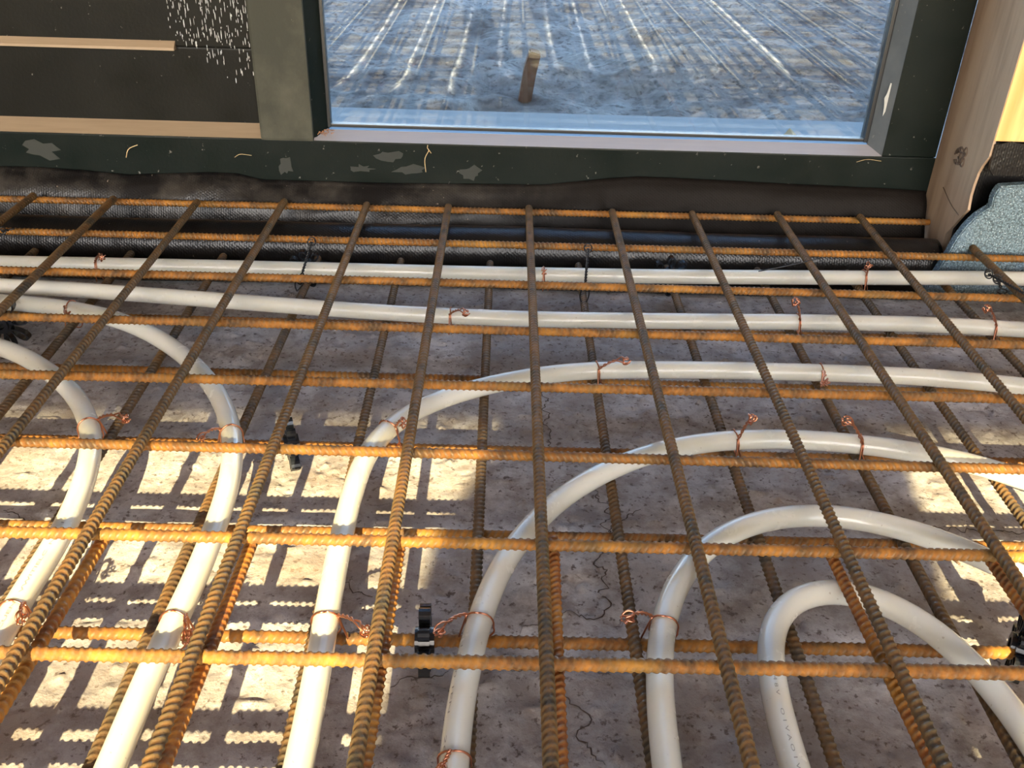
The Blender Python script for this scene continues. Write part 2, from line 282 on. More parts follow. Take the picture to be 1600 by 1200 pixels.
def vn(x, y):
    xi, yi = np.floor(x).astype(int), np.floor(y).astype(int); fx, fy = x - xi, y - yi
    fx = fx * fx * (3 - 2 * fx); fy = fy * fy * (3 - 2 * fy); g = lambda a, b: _tab[a % 256, b % 256]
    return (g(xi, yi) * (1 - fx) + g(xi + 1, yi) * fx) * (1 - fy) + (g(xi, yi + 1) * (1 - fx) + g(xi + 1, yi + 1) * fx) * fy - .5
def height(x, y):
    h = .0022 * vn(x * 17 + 3, y * 17) + .0016 * vn(x * 60, y * 60 + 9) + .0010 * vn(x * 140, y * 140)
    lump = np.clip(vn(x * 95 + 31, y * 120) - .30, 0, 1) * .016
    pit = np.clip(vn(x * 110 + 77, y * 120 + 5) - .32, 0, 1) * .014
    return h + lump - pit
def grid_mesh(name, xs, ys, zf, m, parent=None, under=None):
    X, Y = np.meshgrid(xs, ys); Z = zf(X, Y); nx, ny = len(xs), len(ys)
    V = np.stack([X.ravel(), Y.ravel(), Z.ravel()], 1); i = np.arange(nx * ny).reshape(ny, nx)
    F = np.stack([i[:-1, :-1].ravel(), i[:-1, 1:].ravel(), i[1:, 1:].ravel(), i[1:, :-1].ravel()], 1)
    me = bpy.data.meshes.new(name); me.vertices.add(len(V)); me.vertices.foreach_set('co', V.ravel())
    me.loops.add(F.size); me.loops.foreach_set('vertex_index', F.ravel()); me.polygons.add(len(F))
    me.polygons.foreach_set('loop_start', np.arange(0, F.size, 4)); me.polygons.foreach_set('loop_total', np.full(len(F), 4))
    me.update(calc_edges=True); me.validate()
    return link(name, me, m, parent, True)

# ------------------------------------------------------------------ the room
XW0, XW1, YB = -2.3, 2.3, -4.25
xs = np.r_[np.arange(XW0, -.74, .06), np.arange(-.74, .66, .0023), np.arange(.66, XW1 + .05, .06)]
ys = np.r_[np.arange(YB - 3.0, -.95, .06), np.arange(-.95, -.04, .0023), np.arange(-.04, .14, .04)]
fl = grid_mesh('floor', xs, ys, lambda x, y: FLOOR + height(x, y), M_conc); tag(fl, kind='structure')
for pl in CRACKS:
    q = spline([(a, b) for a, b in pl], .0022); n = len(q); T = np.gradient(q, axis=0); T /= np.linalg.norm(T, axis=1)[:, None]
    nn = np.stack([-T[:, 1], T[:, 0]], 1); q = q + nn * (rng.random(n) - .5)[:, None] * .0028 + nn * (vn(np.arange(n) * .35, np.full(n, pl[0][0] * 300)) * .012)[:, None]
    w = (.0003 + .0004 * rng.random(n)) * np.clip(np.minimum(np.arange(n), np.arange(n)[::-1]) / 5, .2, 1)
    V, F = [], []
    for i in range(n):
        for s in (-1, 1):
            a = q[i] + nn[i] * s * w[i]; V.append((a[0], a[1], FLOOR + float(height(np.array(a[0]), np.array(a[1]))) + .0005))
        V.append((q[i][0], q[i][1], V[-1][2] - .0004))
    for i in range(n - 1):
        a, b = 3 * i, 3 * i + 3; F += [(a, a + 2, b + 2, b), (a + 2, a + 1, b + 1, b + 2)]
    link('crack', mesh('crack', V, F), M_crack, fl)
st = dict(kind='structure')
tag(box('ceiling', (XW0 - .2, YB - .15, 2.25), (XW1 + .2, .45, 2.45), M_ceil), **st)
tag(box('wall_left', (XW0 - .2, YB, -.2), (XW0, .3, 2.25), M_wall), **st)
tag(box('wall_right', (XW1, YB, -.2), (XW1 + .2, .3, 2.25), M_wall), **st)
tag(box('wall_back', (XW0, YB - .1, 2.045), (XW1, YB, 2.25), M_wall), **st)
wf = tag(box('wall_front', (.62, -.01, -.2), (XW1, .25, 2.25), M_wall), **st)
tag(box('wall_front', (XW0, .05, -.2), (-1.30, .25, 2.25), M_wall), **st)
tag(box('wall_front', (-1.30, .05, 2.06), (.62, .25, 2.25), M_wall), **st)

# ------------------------------------------------------------------ front frame
FY, GY = .06, .082
win = empty('window_1', (0, FY, .06), kind='structure')
def kid(o, par):
    o.parent = par; o.matrix_parent_inverse = Matrix.Translation(-Vector(par.location)); return o
kid(box('bottom_rail', (-1.30, FY, -.02), (.497, .125, .0635), M_frame, bev=.0016), win)
kid(box('mullion', (-.3312, FY - .0015, .0625), (-.2672, .125, 2.0), M_mull, bev=.003), win)
kid(box('jamb', (.4300, FY, .0640), (.496, .125, 2.0), M_frame, bev=.0012), win)
kid(box('head_rail', (-1.30, FY, 2.0), (.497, .125, 2.06), M_frame), win)
# splayed reveals round the pane
kid(extrude('sill_strip', [(FY + .001, .0636), (GY + .001, .0722), (GY + .001, .05), (FY + .001, .05)], 0, -.2672, .4300, M_sill), win)
kid(extrude('blue_edge_strip', [(GY - .0005, .0719), (GY + .005, .0744), (GY + .005, .06), (GY - .0005, .06)], 0, -.2512, .4165, M_blue), win)
kid(extrude('reveal', [(-.2672, FY + .003), (-.2530, GY + .002), (-.2530, .11), (-.2672, .11)], 2, .066, 2.0, M_frame), win)
kid(extrude('reveal', [(.4302, FY + .001), (.4170, GY), (.4170, .11), (.4302, .11)], 2, .0645, 2.0, M_jamb), win)
kid(box('gasket', (-.2532, GY + .003, .0735), (.4172, GY + .012, .0775), M_gasket, bev=.0008), win)
kid(box('gasket', (-.2532, GY + .001, .0735), (-.2492, GY + .012, 2.0), M_gasket, bev=.0008), win)
kid(box('gasket', (.4125, GY + .001, .0735), (.4172, GY + .012, 2.0), M_gasket, bev=.0008), win)
kid(box('pane', (-.2535, GY + .006, .070), (.4175, GY + .010, 2.0), M_glass), win)
kid(box('pane', (-.2535, GY + .024, .070), (.4175, GY + .028, 2.0), M_glass), win)
# flakes and marks on the timber
def blob(name, cx, cz, w, h, y, m, par, n=14, jag=.3, seed=0, nrm='y'):
    r = random.Random(seed); P_ = []
    for k in range(n):
        a = 2 * math.pi * k / n; j = 1 + (r.random() - .5) * 2 * jag; P_.append((cx + w * math.cos(a) * j, cz + h * math.sin(a) * j))
    return kid(extrude(name, P_, 1, y - .0006, y + .0004, m), par)
blob('dried_filler', .4240, .1315, .0032, .017, FY + .010, M_patch, win, seed=3)
for k, (cx, cz, w, h) in enumerate([(-.602, .043, .022, .010), (-.305, .030, .008, .011), (-.175, .047, .016, .007), (-.152, .030, .020, .006), (-.075, .028, .013, .008), (-.21, .03, .012, .004)]):
    blob('dusty_smear', cx, cz, w, h, FY, M_smear, win, seed=10 + k, jag=.45)
for k, (x0, z0, x1, z1, w) in enumerate([(-.5, .036, -.483, .052, .0011), (-.1265, .0555, -.131, .028, .0009), (-.128, .062, -.124, .052, .0009), (-.366, .040, -.345, .043, .0006), (.40, .056, .43, .058, .0005)]):
    q = [(x0, FY - .0006, z0), ((x0 + x1) / 2 - .003, FY - .002, (z0 + z1) / 2 + .003), (x1, FY - .0006, z1)]
    kid(tube('wood_fibre', q, w * .5, M_straw, None, 5, .003), win)
fp = []
for k in range(26):
    a = (-.255 + random.gauss(0, .006), FY + .010 + random.gauss(0, .005), .0685 + abs(random.gauss(0, .002)))
    d = Vector((random.uniform(-1, 1), random.uniform(-1, 1), random.uniform(-.2, .8))).normalized() * random.uniform(.002, .005)
    fp.append(tube_vf([a, (Vector(a) + d * .5 + Vector((0, 0, .001))), Vector(a) + d], .0004, 4))
kid(multi('wood_shavings', fp, M_rust_flake), win)['kind'] = 'stuff'

door = empty('door_1', (-.8, GY, .07), kind='structure')
kid(box('door_panel', (-1.30, GY + .002, .060), (-.3312, .12, .1640), M_panel, bev=.002), door)
kid(box('door_panel', (-1.30, GY + .002, .1640), (-.3312, .12, 2.0), M_panel, bev=.002), door)
kid(extrude('ledge', [(GY - .0060, .1640), (GY + .003, .1715), (GY + .003, .161), (GY - .0060, .161)], 0, -1.30, -.4262, M_bead), door)
kid(extrude('sill_strip', [(FY + .002, .0636), (GY + .003, .0765), (GY + .003, .05), (FY + .002, .05)], 0, -1.30, -.3312, M_bead), door)
dp = []
for k in range(480):
    z = .125 + .16 * random.random() ** .8; x = random.uniform(-.430, -.337)
    if z < .15 and random.random() < .6: continue
    if z < .18 and x < -.43 + (.18 - z) * 1.2: continue
    l = random.uniform(.0006, .0045); w = random.uniform(.0003, .0006); y = GY + .0015
    a = np.arange(5) * 2 * math.pi / 5
    V = []
    for q, s in ((-1, .35), (-.4, 1), (.5, .9), (1, .3)):
        for t in a: V.append((x + w * s * math.cos(t), y - w * s * math.sin(t) * .6, z + q * l))
    F = [(i * 5 + j, i * 5 + (j + 1) % 5, (i + 1) * 5 + (j + 1) % 5, (i + 1) * 5 + j) for i in range(3) for j in range(5)]
    F += [(4, 3, 2, 1, 0), (15, 16, 17, 18, 19)]
    dp.append((V, F))
tag(kid(multi('water_drips', dp, M_drop), door), kind='stuff')

# ------------------------------------------------------------------ timber post at the right
post = empty('timber_post', (.555, .05, 0), label='bare pine post with a dark knot standing beside the glazed door frame', cat='post')
sp = [(.06, -.066), (-.015, -.066), (-.0175, -.0041), (-.0298, .0114), (-.0440, .0300), (-.0514, .0385), (-.0490, .0470), (-.0475, .0546), (-.0480, .0680), (-.0499, .0816), (-.0546, .0919), (-.0629, .1039), (-.0629, 2.25), (.06, 2.25)]
kid(extrude('side_face_board', sp, 0, .4965, .4995, M_post), post)
kid(box('core', (.4995, -.0175, -.066), (.615, .06, .124), M_post), post)
kid(box('core', (.4995, -.0600, .124), (.615, .06, 2.25), M_post), post)
kid(box('front_face_board', (.4972, -.0640, .1215), (.615, -.0600, 2.25), M_post_lit, bev=.0012), post)
kn = []
for k in range(7):
    c = Vector((.4962, .0 + random.gauss(0, .008), .083 + random.gauss(0, .006))); rr = random.uniform(.003, .011)
    q = [c + Vector((0, rr * math.cos(t) * .8, rr * math.sin(t))) for t in np.linspace(0, 5.6, 12)]
    kn.append(tube_vf(q, .0010, 5))
kid(multi('knot', kn, M_knot), post)
kid(tube('split', [(.4962, .020, .040), (.4962, -.010, .030), (.4962, -.035, .026)], .0006, M_knot, None, 5, .004), post)

# black sealing sheet wrapped over the pier, foam in front
o = extrude('sealing_sheet', [(.4998, -.066), (.4998, .121), (2.29, .121), (2.29, -.066)], 1, -.030, -.0250, M_mem2)
kid(extrude('front_lap', [(.4985, .118), (.4990, .100), (.5010, .090), (.5060, .084), (2.29, .086), (2.29, .1210), (.58, .1210), (.56, .1200), (.545, .1208), (.53, .1195), (.515, .1215), (.505, .1195)], 1, -.0655, -.0610, M_mem2), o)
kid(box('top_return', (.4998, -.062, .1165), (2.29, -.026, .1195), M_mem2), o)
tag(o, 'black sealing sheet wrapped round the foot of the pine post behind the grey foam', 'membrane')
pl = [(.462, -.066), (.474, -.030), (.4797, -.0127), (.485, .009), (.4917, .0247), (.500, .037), (.508, .0444), (.5141, .0483), (.5128, .056), (.5133, .0633), (.5164, .0723), (.523, .0735), (.5456, .0754), (.60, .078), (.9, .080), (2.29, .078), (2.29, -.066)]
o = extrude('insulation_block', pl, 1, -.0685, -.0560, M_foam, bev=.0015)
tag(o, 'grey beaded insulation foam block with ragged edge in front of the pine post', 'insulation')

# ------------------------------------------------------------------ black membranes under the frame
def sheet(name, prof, xs, m, fx):
    n = len(prof); V, F = [], []
    for x in xs:
        for k, p_ in enumerate(fx(x, prof)): V.append((x, p_[0], p_[1]))
    for i in range(len(xs) - 1):
        for k in range(n - 1):
            a = i * n + k; F.append((a, a + n, a + n + 1, a + 1))
    o = link(name, mesh(name, V, F), m, None, True)
    s = o.modifiers.new('thickness', 'SOLIDIFY'); s.thickness = .0012; s.offset = -1
    return o
tx = [-1.3, -.6565, -.6092, -.5546, -.5002, -.4522, -.3964, -.3649, -.3357, -.183, .0162, .10, .1346, .2144, .3346, .4391, .4925]
tz = [.020, .020, .0205, .018, .0139, .0169, .0201, .0194, .0125, .0125, .0160, .027, .0300, .0286, .0255, .0236, .0216]
xs2 = np.arange(-1.3, .4960, .006)
prof = spline([(.0585, .0), (.0565, -.003), (.051, -.006), (.045, -.012), (.0385, -.020), (.033, -.030), (.028, -.040), (.022, -.046), (.015, -.049)], .0035)
def fx(x, pr):
    t = float(np.interp(x, tx, tz)); out = []
    for k, (y, z) in enumerate(pr):
        s = k / (len(pr) - 1); w = math.sin(math.pi * min(1, s * 1.15)) if s < .87 else 0
        bul = .006 * float(vn(np.array(x * 5.0 + 2), np.array(s * 1.5))) + .0035 * float(vn(np.array(x * 19 + s * 3), np.array(s * 4 + 5)))
        if x > .09: bul += -.004 * w
        out.append((min(.0585, y - bul * w - .003 * w), t * (1 - s * .75) + z * 1.0 + bul * w * .6))
    return out
o = sheet('membrane_flap', prof, xs2, M_mem, fx)
tag(o, 'wrinkled black membrane flap tucked under the dark green bottom rail', 'membrane')
cy, cz, rr = -.0215, -.0395, .0268
pr2 = [(.030, -.047), (.018, -.0445), (.0115, -.040)] + [(cy + rr * math.cos(a), cz + rr * math.sin(a)) for a in np.radians(np.arange(15, 226, 14))] + [(-.036, -.0630), (-.046, -.0648), (-.060, -.0655), (-.074, -.0658)]
def fx2(x, pr):
    out = []
    for k, (y, z) in enumerate(pr):
        s = k / (len(pr) - 1); b = .0030 * float(vn(np.array(x * 4.0 + 40), np.array(s * 2.0))) + .0009 * float(vn(np.array(x * 30), np.array(s * 9 + 5)))
        z2 = z + b * (1 if .1 < s < .8 else .3)
        out.append((y + b * .8 + (.006 * float(vn(np.array(x * 9), np.array(3.3))) if s > .95 else 0), max(z2, -.0662)))
    return out
o = sheet('membrane_roll', pr2, np.arange(-1.6, .4905, .006), M_mem2, fx2)
tag(o, 'rolled black woven membrane edge strip under the far ends of the rusty bars', 'membrane')

# ------------------------------------------------------------------ reinforcement nets
def bar_mesh(name, Ln, m):
    pitch = .0050; nr = int(Ln / pitch); S = 10; prof = [(0, 0), (.34, 0), (.52, 1), (.74, 1), (.92, 0)]
    xs_ = np.array([(i + p_) * pitch for i in range(nr) for p_, _ in prof] + [Ln]); hs = np.array([h for i in range(nr) for _, h in prof] + [0.])
    th = np.arange(S) * 2 * math.pi / S; cres = np.clip(np.abs(np.sin(th)) * 1.6, 0, 1)
    Rr = .00370 + .00075 * hs[:, None] * cres[None]
    Xx = xs_[:, None] + .0021 * np.cos(th + .6)[None] * np.clip(np.minimum(xs_, Ln - xs_) / .006, 0, 1)[:, None]
    V = np.stack([Xx, Rr * np.cos(th), Rr * np.sin(th)], 2).reshape(-1, 3); n = len(xs_)
    i = np.arange(n * S).reshape(n, S); j = np.roll(i, -1, 1)
    F = np.stack([i[:-1].ravel(), i[1:].ravel(), j[1:].ravel(), j[:-1].ravel()], 1)
    me = bpy.data.meshes.new(name); nf = len(F); me.vertices.add(len(V)); me.vertices.foreach_set('co', V.ravel())
    caps = np.r_[i[0], i[-1][::-1]]; me.loops.add(F.size + 2 * S); me.loops.foreach_set('vertex_index', np.r_[F.ravel(), caps])
    me.polygons.add(nf + 2); me.polygons.foreach_set('loop_start', np.r_[np.arange(0, F.size, 4), F.size, F.size + S])
    me.polygons.foreach_set('loop_total', np.r_[np.full(nf, 4), S, S]); me.update(calc_edges=True)
    at = me.attributes.new('rib', 'FLOAT', 'POINT'); at.data.foreach_set('value', np.repeat(hs, S) * np.tile(cres, n))
    me.materials.append(m); me.polygons.foreach_set('use_smooth', [True] * (nf + 2)); return me
LB = 3.0
me_long, me_low, me_lap = bar_mesh('bar_long', LB, M_long), bar_mesh('bar_low', LB, M_low), bar_mesh('bar_lap', 2.4, M_lap)
me_cross = bar_mesh('bar_cross', 3.3, M_cross); me_lowx = bar_mesh('bar_low_cross', 3.3, M_cross)
me_row0 = bar_mesh('bar_row', 1.5947, M_cross)
def bar(net, name, me, start, ang, roll=None):
    o = bpy.data.objects.new(name, me); C.objects.link(o); o.parent = net
    o.matrix_local = Matrix.Translation(Vector(start) - Vector(net.location)) @ Matrix.Rotation(ang, 4, 'Z') @ Matrix.Rotation(random.uniform(0, 6.28) if roll is None else roll, 4, 'X')
    return o
net = empty('reinforcement_mesh', (0, -.5, 0), label='upper rusty steel reinforcing mesh lying over the white pipes', cat='steel mesh')
Vx = {1: (-.013, -.5045), 2: (-.013, -.403), 3: (-.004, -.3005), 4: (.0009, -.1997), 5: (-.0021, -.1006), 6: (-.0018, -.0025), 7: (-.0022, .099), 8: (-.0034, .1967), 9: (.0011, .3022), 10: (.0159, .4036), 11: (.012, .506)}
Vend = {0: .016, 1: .013, 2: .010, 3: .020, 4: .017, 5: .018, 6: .021, 7: .016, 8: .017, 9: .023, 10: .022, 11: -.069}
for i in range(-9, 22):
    s, x0 = Vx.get(i, (0, (i - 6) * .1004)); ye = Vend.get(i, -.072 if i > 10 else .016)
    bar(net, 'lengthwise_bar', me_long, (x0 + s * ye, ye, 0), -math.pi / 2 - s)
rows = {0: (.006, .0251), 1: (-.0007, -.0799), 2: (-.0033, -.1843), 3: (-.0043, -.287), 4: (.0016, -.3882), 5: (-.0052, -.4888), 6: (-.001, -.5901), 7: (.0023, -.6924), 8: (0, -.8020)}
for j in range(0, 28):
    s, y0 = rows.get(j, (0, -.6974 - .1018 * (j - 7))); X0 = -1.55 if j else -1.10
    bar(net, 'cross_bar', me_cross if j else me_row0, (X0, y0 + s * X0, -.0076), s)
low = empty('reinforcement_mesh', (0, -.5, ZX), label='lower rusty steel reinforcing mesh lying close to the concrete under the white pipes', cat='steel mesh')
for i in range(-7, 22):
    s, x0 = BY.get(i, (0, (i - 6) * .1050 - .050)); ye = -.062
    bar(low, 'lengthwise_bar', me_low, (x0 + s * ye, ye, ZB), -math.pi / 2 - s * .6)
lrows = {7: (.0012, -.6403), 6: (.003, -.5365), 5: (.0017, -.428), 4: (-.004, -.3142), 3: (0, -.208), 2: (0, -.104), 8: (0, -.7540)}
for j in range(2, 10):
    s, y0 = lrows.get(j, (0, -.6500 - .1020 * (j - 7))); bar(low, 'cross_bar', me_lowx, (-1.55, y0 - s * 1.55, ZX), s)
lap = empty('reinforcement_mesh', (0, -.9, -.015), label='overlapping rusty mesh whose bar ends start in the foreground just below the upper mesh', cat='steel mesh')
for i in range(-7, 20):
    LX = {3: (.023, -.2968), 4: (.021, -.1974), 6: (.012, .0065), 8: (-.036, .1985), 9: (-.034, .3065)}
    s, xm = LX.get(i, (0, (i - 6) * .1010 + .0045)); x0 = xm + s * .66; ye = -.577 + random.uniform(-.004, .004)
    bar(lap, 'lengthwise_bar', me_lap, (x0 + s * ye, ye, -.0152), -math.pi / 2 - s)
for j in range(14, 22):
    bar(lap, 'cross_bar', me_cross, (-1.55, -.808 - .1018 * j, -.0076), 0)

# ------------------------------------------------------------------ heating pipes
def ext(k):
    q = [tuple(a) for a in PIPES[k]]
    if k == 'A': return [(-1.6, -.128), (-1.2, -.127), (-.8, -.126)] + q + [(.8, -.094), (1.2, -.10), (1.6, -.11)]
    if k == 'B': return [(-1.6, -.172), (-1.2, -.172), (-.8, -.176)] + q + [(.62, -.232), (.9, -.26), (1.2, -.27), (1.6, -.28)]
    if k == 'C': return [(-.128, -2.9), (-.13, -2.2), (-.131, -1.5), (-.132, -1.0)] + q + [(.52, -.352), (.62, -.40), (.70, -.48), (.74, -.60), (.745, -.75), (.745, -1.1), (.745, -1.7), (.745, -2.9)]
    if k == 'D': return [(-.02, -2.9), (-.03, -2.2), (-.045, -1.5), (-.052, -1.0)] + q + [(.43, -.515), (.49, -.58), (.53, -.68), (.54, -.8), (.54, -1.1), (.54, -1.7), (.54, -2.9)]
    if k == 'E': return [(.07, -2.9), (.065, -2.2), (.06, -1.5), (.06, -1.0)] + q + [(.37, -.645), (.40, -.72), (.41, -.82), (.41, -1.1), (.41, -1.7), (.41, -2.9)]
    if k == 'F': return [(.165, -2.9), (.155, -2.2), (.14, -1.5), (.134, -1.0)] + q + [(.273, -.78), (.272, -1.0), (.275, -1.5), (.28, -2.2), (.285, -2.9)]
    if k == 'G': return [(-1.6, -.24), (-1.2, -.226), (-.8, -.216), (-.64, -.216)] + q + [(-.229, -1.0), (-.23, -1.5), (-.23, -2.2), (-.23, -2.9)]
    if k == 'H': return [(-.84, -.60), (-.80, -.48), (-.74, -.38), (-.66, -.31), (-.57, -.294)] + q + [(-.328, -.75), (-.328, -1.0), (-.33, -1.5), (-.33, -2.2), (-.33, -2.9)]
plabel = dict(A='white plastic heating pipe running straight along the black membrane, farthest of all',
 B='white heating pipe second from the window, running in a shallow wave across the width',
 C='white heating pipe of the widest arch, its left leg half in the sun',
 D='white heating pipe arch nested just inside the widest arch, beside the black wheel spacer',
 E='white heating pipe arch directly around the smallest innermost loop',
 F='innermost white heating pipe loop with dark printing down its left leg',
 G='white heating pipe with a shiny bend, just right of the outermost left one',
 H='outermost left white heating pipe with dark printing on its sunlit lower leg')
paths = {}
for k in PIPES:
    q = spline(ext(k), .008); n = len(q)
    for _ in range(2):
        kk = np.ones(7) / 7; qp = np.pad(q, ((3, 3), (0, 0)), mode='reflect', reflect_type='odd'); q = np.stack([np.convolve(qp[:, c], kk, 'valid') for c in (0, 1)], 1)
    wob = 0
    n = len(q); wob = .0006 * np.sin(np.arange(n) * .05 + ord(k))
    pts = np.c_[q, np.full(n, ZP) + wob - .0004]; paths[k] = pts
    o = tube('heating_pipe', pts, .0082, M_pipe, None, 20); tag(o, plabel[k], 'pipe', 'white underfloor heating pipes'); paths[k + 'o'] = o
def lettering(k, text, p_start, p_end, ang, size, par):
    """flat ink letters wrapped on the pipe between two points of its path"""
    pts = paths[k]; d0 = np.linalg.norm(pts[:, :2] - np.array(p_start), axis=1).argmin(); d1 = np.linalg.norm(pts[:, :2] - np.array(p_end), axis=1).argmin()
    seg = pts[d0:d1 + 1] if d1 > d0 else pts[d1:d0 + 1][::-1]
    cu = bpy.data.curves.new('lettering', 'FONT'); cu.body = text; cu.size = size; cu.resolution_u = 2; cu.offset = 0
    ob = bpy.data.objects.new('tmp', cu); C.objects.link(ob); bpy.context.view_layer.update()
    me = bpy.data.meshes.new_from_object(ob.evaluated_get(bpy.context.evaluated_depsgraph_get())); bpy.data.objects.remove(ob)
    s = np.r_[0, np.cumsum(np.linalg.norm(np.diff(seg, axis=0), axis=1))]; xm = max(v.co.x for v in me.vertices); sc = s[-1] / xm
    for v in me.vertices:
        t = min(v.co.x * sc, s[-1]); c = np.array([np.interp(t, s, seg[:, i]) for i in range(3)])
        i = min(max(np.searchsorted(s, t), 1), len(seg) - 1); T = seg[i] - seg[i - 1]; T /= np.linalg.norm(T)
        side = np.cross(T, (0, 0, 1.)); side /= np.linalg.norm(side); up = np.cross(side, T)
        a = ang - (v.co.y - size * .35) / .0082
        v.co = Vector(c + .00835 * (math.sin(a) * side * 1 + math.cos(a) * up))
    link('printed_lettering', me, M_ink, par)
def ink(k, *a): lettering(k, *a, paths[k + 'o'])
ink('F', '1A 4 8 V     O 1 V A O 1 V', (.134, -.680), (.1315, -.755), .1, .0028)
ink('H', 'CUEN   VWITIELC  NC   11', (-.331, -.665), (-.332, -.565), .25, .0027)
ink('D', 'I VE0 1EN    20', (-.0445, -.668), (-.0509, -.742), .75, .0024)

# ------------------------------------------------------------------ copper wire ties
def pipe_dir(p_):
    best = None
    for k in 'ABCDEFGH':
        d = np.linalg.norm(paths[k][:, :2] - np.array(p_[:2]), axis=1); i = d.argmin()
        if best is None or d[i] < best[0]: best = (d[i], k, i)
    _, k, i = best; T = paths[k][i + 1] - paths[k][i - 1]; return paths[k][i], T / np.linalg.norm(T)
def tie(name, key, label, m=M_copper, r=.00065):
    c0, tip = TIES[key]; c, T = pipe_dir(c0); tip = np.array(tip); up = np.array([0, 0, 1.]); side = np.cross(T, up); side /= np.linalg.norm(side)
    rd = random.Random(key); tail = tip - c; sg = 1 if (tail @ side) > 0 else -1
    vert = abs(tail @ side) < .012
    base = c + (up * .0098 + side * sg * .002 if vert else side * sg * .0078 + up * .0062)
    if np.linalg.norm(tip - base) < .012: tip = base + (tip - base) / (np.linalg.norm(tip - base) + 1e-9) * .014
    e = empty(name, c, label=label, cat='wire tie', group='copper wire ties on the pipes')
    ring = []; a0 = math.atan2(*(base - c)[[2, 2]]) if 0 else 0
    for t in np.linspace(0, 2 * math.pi, 26):
        y, z = math.sin(t), math.cos(t); low_ = (z < -.3)
        q = c + side * y * (.0090 if not low_ else .0100) + up * (z * .0090 - (.010 if z < 0 else 0) * (-z if z < 0 else 0)) + T * (.0022 * math.sin(t * .5 + rd.random() * .1) + (.0045 if low_ else 0) * (-z))
        ring.append(q)
    kid(tube('loop', ring, r, m, None, 6, .0025), e)
    kid(tube('leg_wire', [base, base * .5 + (c + side * sg * .012 - up * .010) * .5, c + side * sg * .013 - up * .0145], r, m, None, 6, .003), e)
    ax = tip - base; Ln = np.linalg.norm(ax); ax /= Ln; u = np.cross(ax, up); u /= np.linalg.norm(u) + 1e-9; w = np.cross(ax, u)
    parts = []
    for ph in (0, math.pi):
        q = []
        for s in np.linspace(0, 1, 26):
            rad = .0008 if s < .6 else .0008 + (s - .6) * .012 * math.sin((s - .6) / .4 * math.pi * .8 + .3)
            an = ph + s * 22 if s < .6 else ph + 13.2 + (s - .6) * 5
            q.append(base + ax * Ln * s + u * rad * math.cos(an) + w * rad * math.sin(an) + up * .004 * math.sin(s * math.pi) * (0 if vert else 1))
        parts.append(tube_vf(spline(q, .0015), r, 6))
    lr = .0032 + .001 * rd.random(); cc = tip - ax * lr; tilt = rd.uniform(.2, .9)
    for dq in (0, .9):
        q = [cc + (ax * math.cos(t) + (u * math.cos(tilt + dq) + w * math.sin(tilt + dq)) * math.sin(t)) * lr * (1 + .15 * math.sin(3 * t + dq)) for t in np.linspace(.3, 5.9, 16)]
        parts.append(tube_vf(q, r, 6))
    kid(multi('twisted_tail', parts, m), e)
tl = dict(A1='copper wire tie on the farthest white pipe at far left', A2='copper wire tie on the farthest white pipe near its middle', A3='copper wire tie on the farthest white pipe at right, tail standing up',
 B1='copper wire tie with round eye on the second pipe from the window, left of centre', B2='copper wire tie standing up on the second pipe from the window, right of centre', B3='copper wire tie on the second pipe from the window at the right edge',
 C1='copper wire tie with tail lying right on top of the widest pipe arch', C2='copper wire tie folded down over the widest pipe arch, right of its top', C3='copper wire tie on the left shoulder of the widest pipe arch', C4='sunlit copper wire tie on the lower left leg of the widest pipe arch',
 D1='copper wire tie with fan-shaped tail on the left top of the second arch', D2='copper wire tie on the right top of the second arch, tail leaning left', D3='copper wire tie with big round eye beside the black wheel spacer', D4='copper wire tie at the bottom edge on the leg of the second arch',
 E1='copper wire tie with tight twisted tail pointing left on the third arch leg', G1='copper wire tie on the upper run of the bent pipe at far left', G2='copper wire tie with tail to the left on the shiny bend of the left pipe', G3='sunlit copper wire tie on the lower leg of the bright bent left pipe',
 H1='copper wire tie with tail to the right on the outermost left pipe bend', H2='sunlit copper wire tie on the outermost left pipe at the left edge')
for k in TIES: tie('wire_tie', k, tl[k])

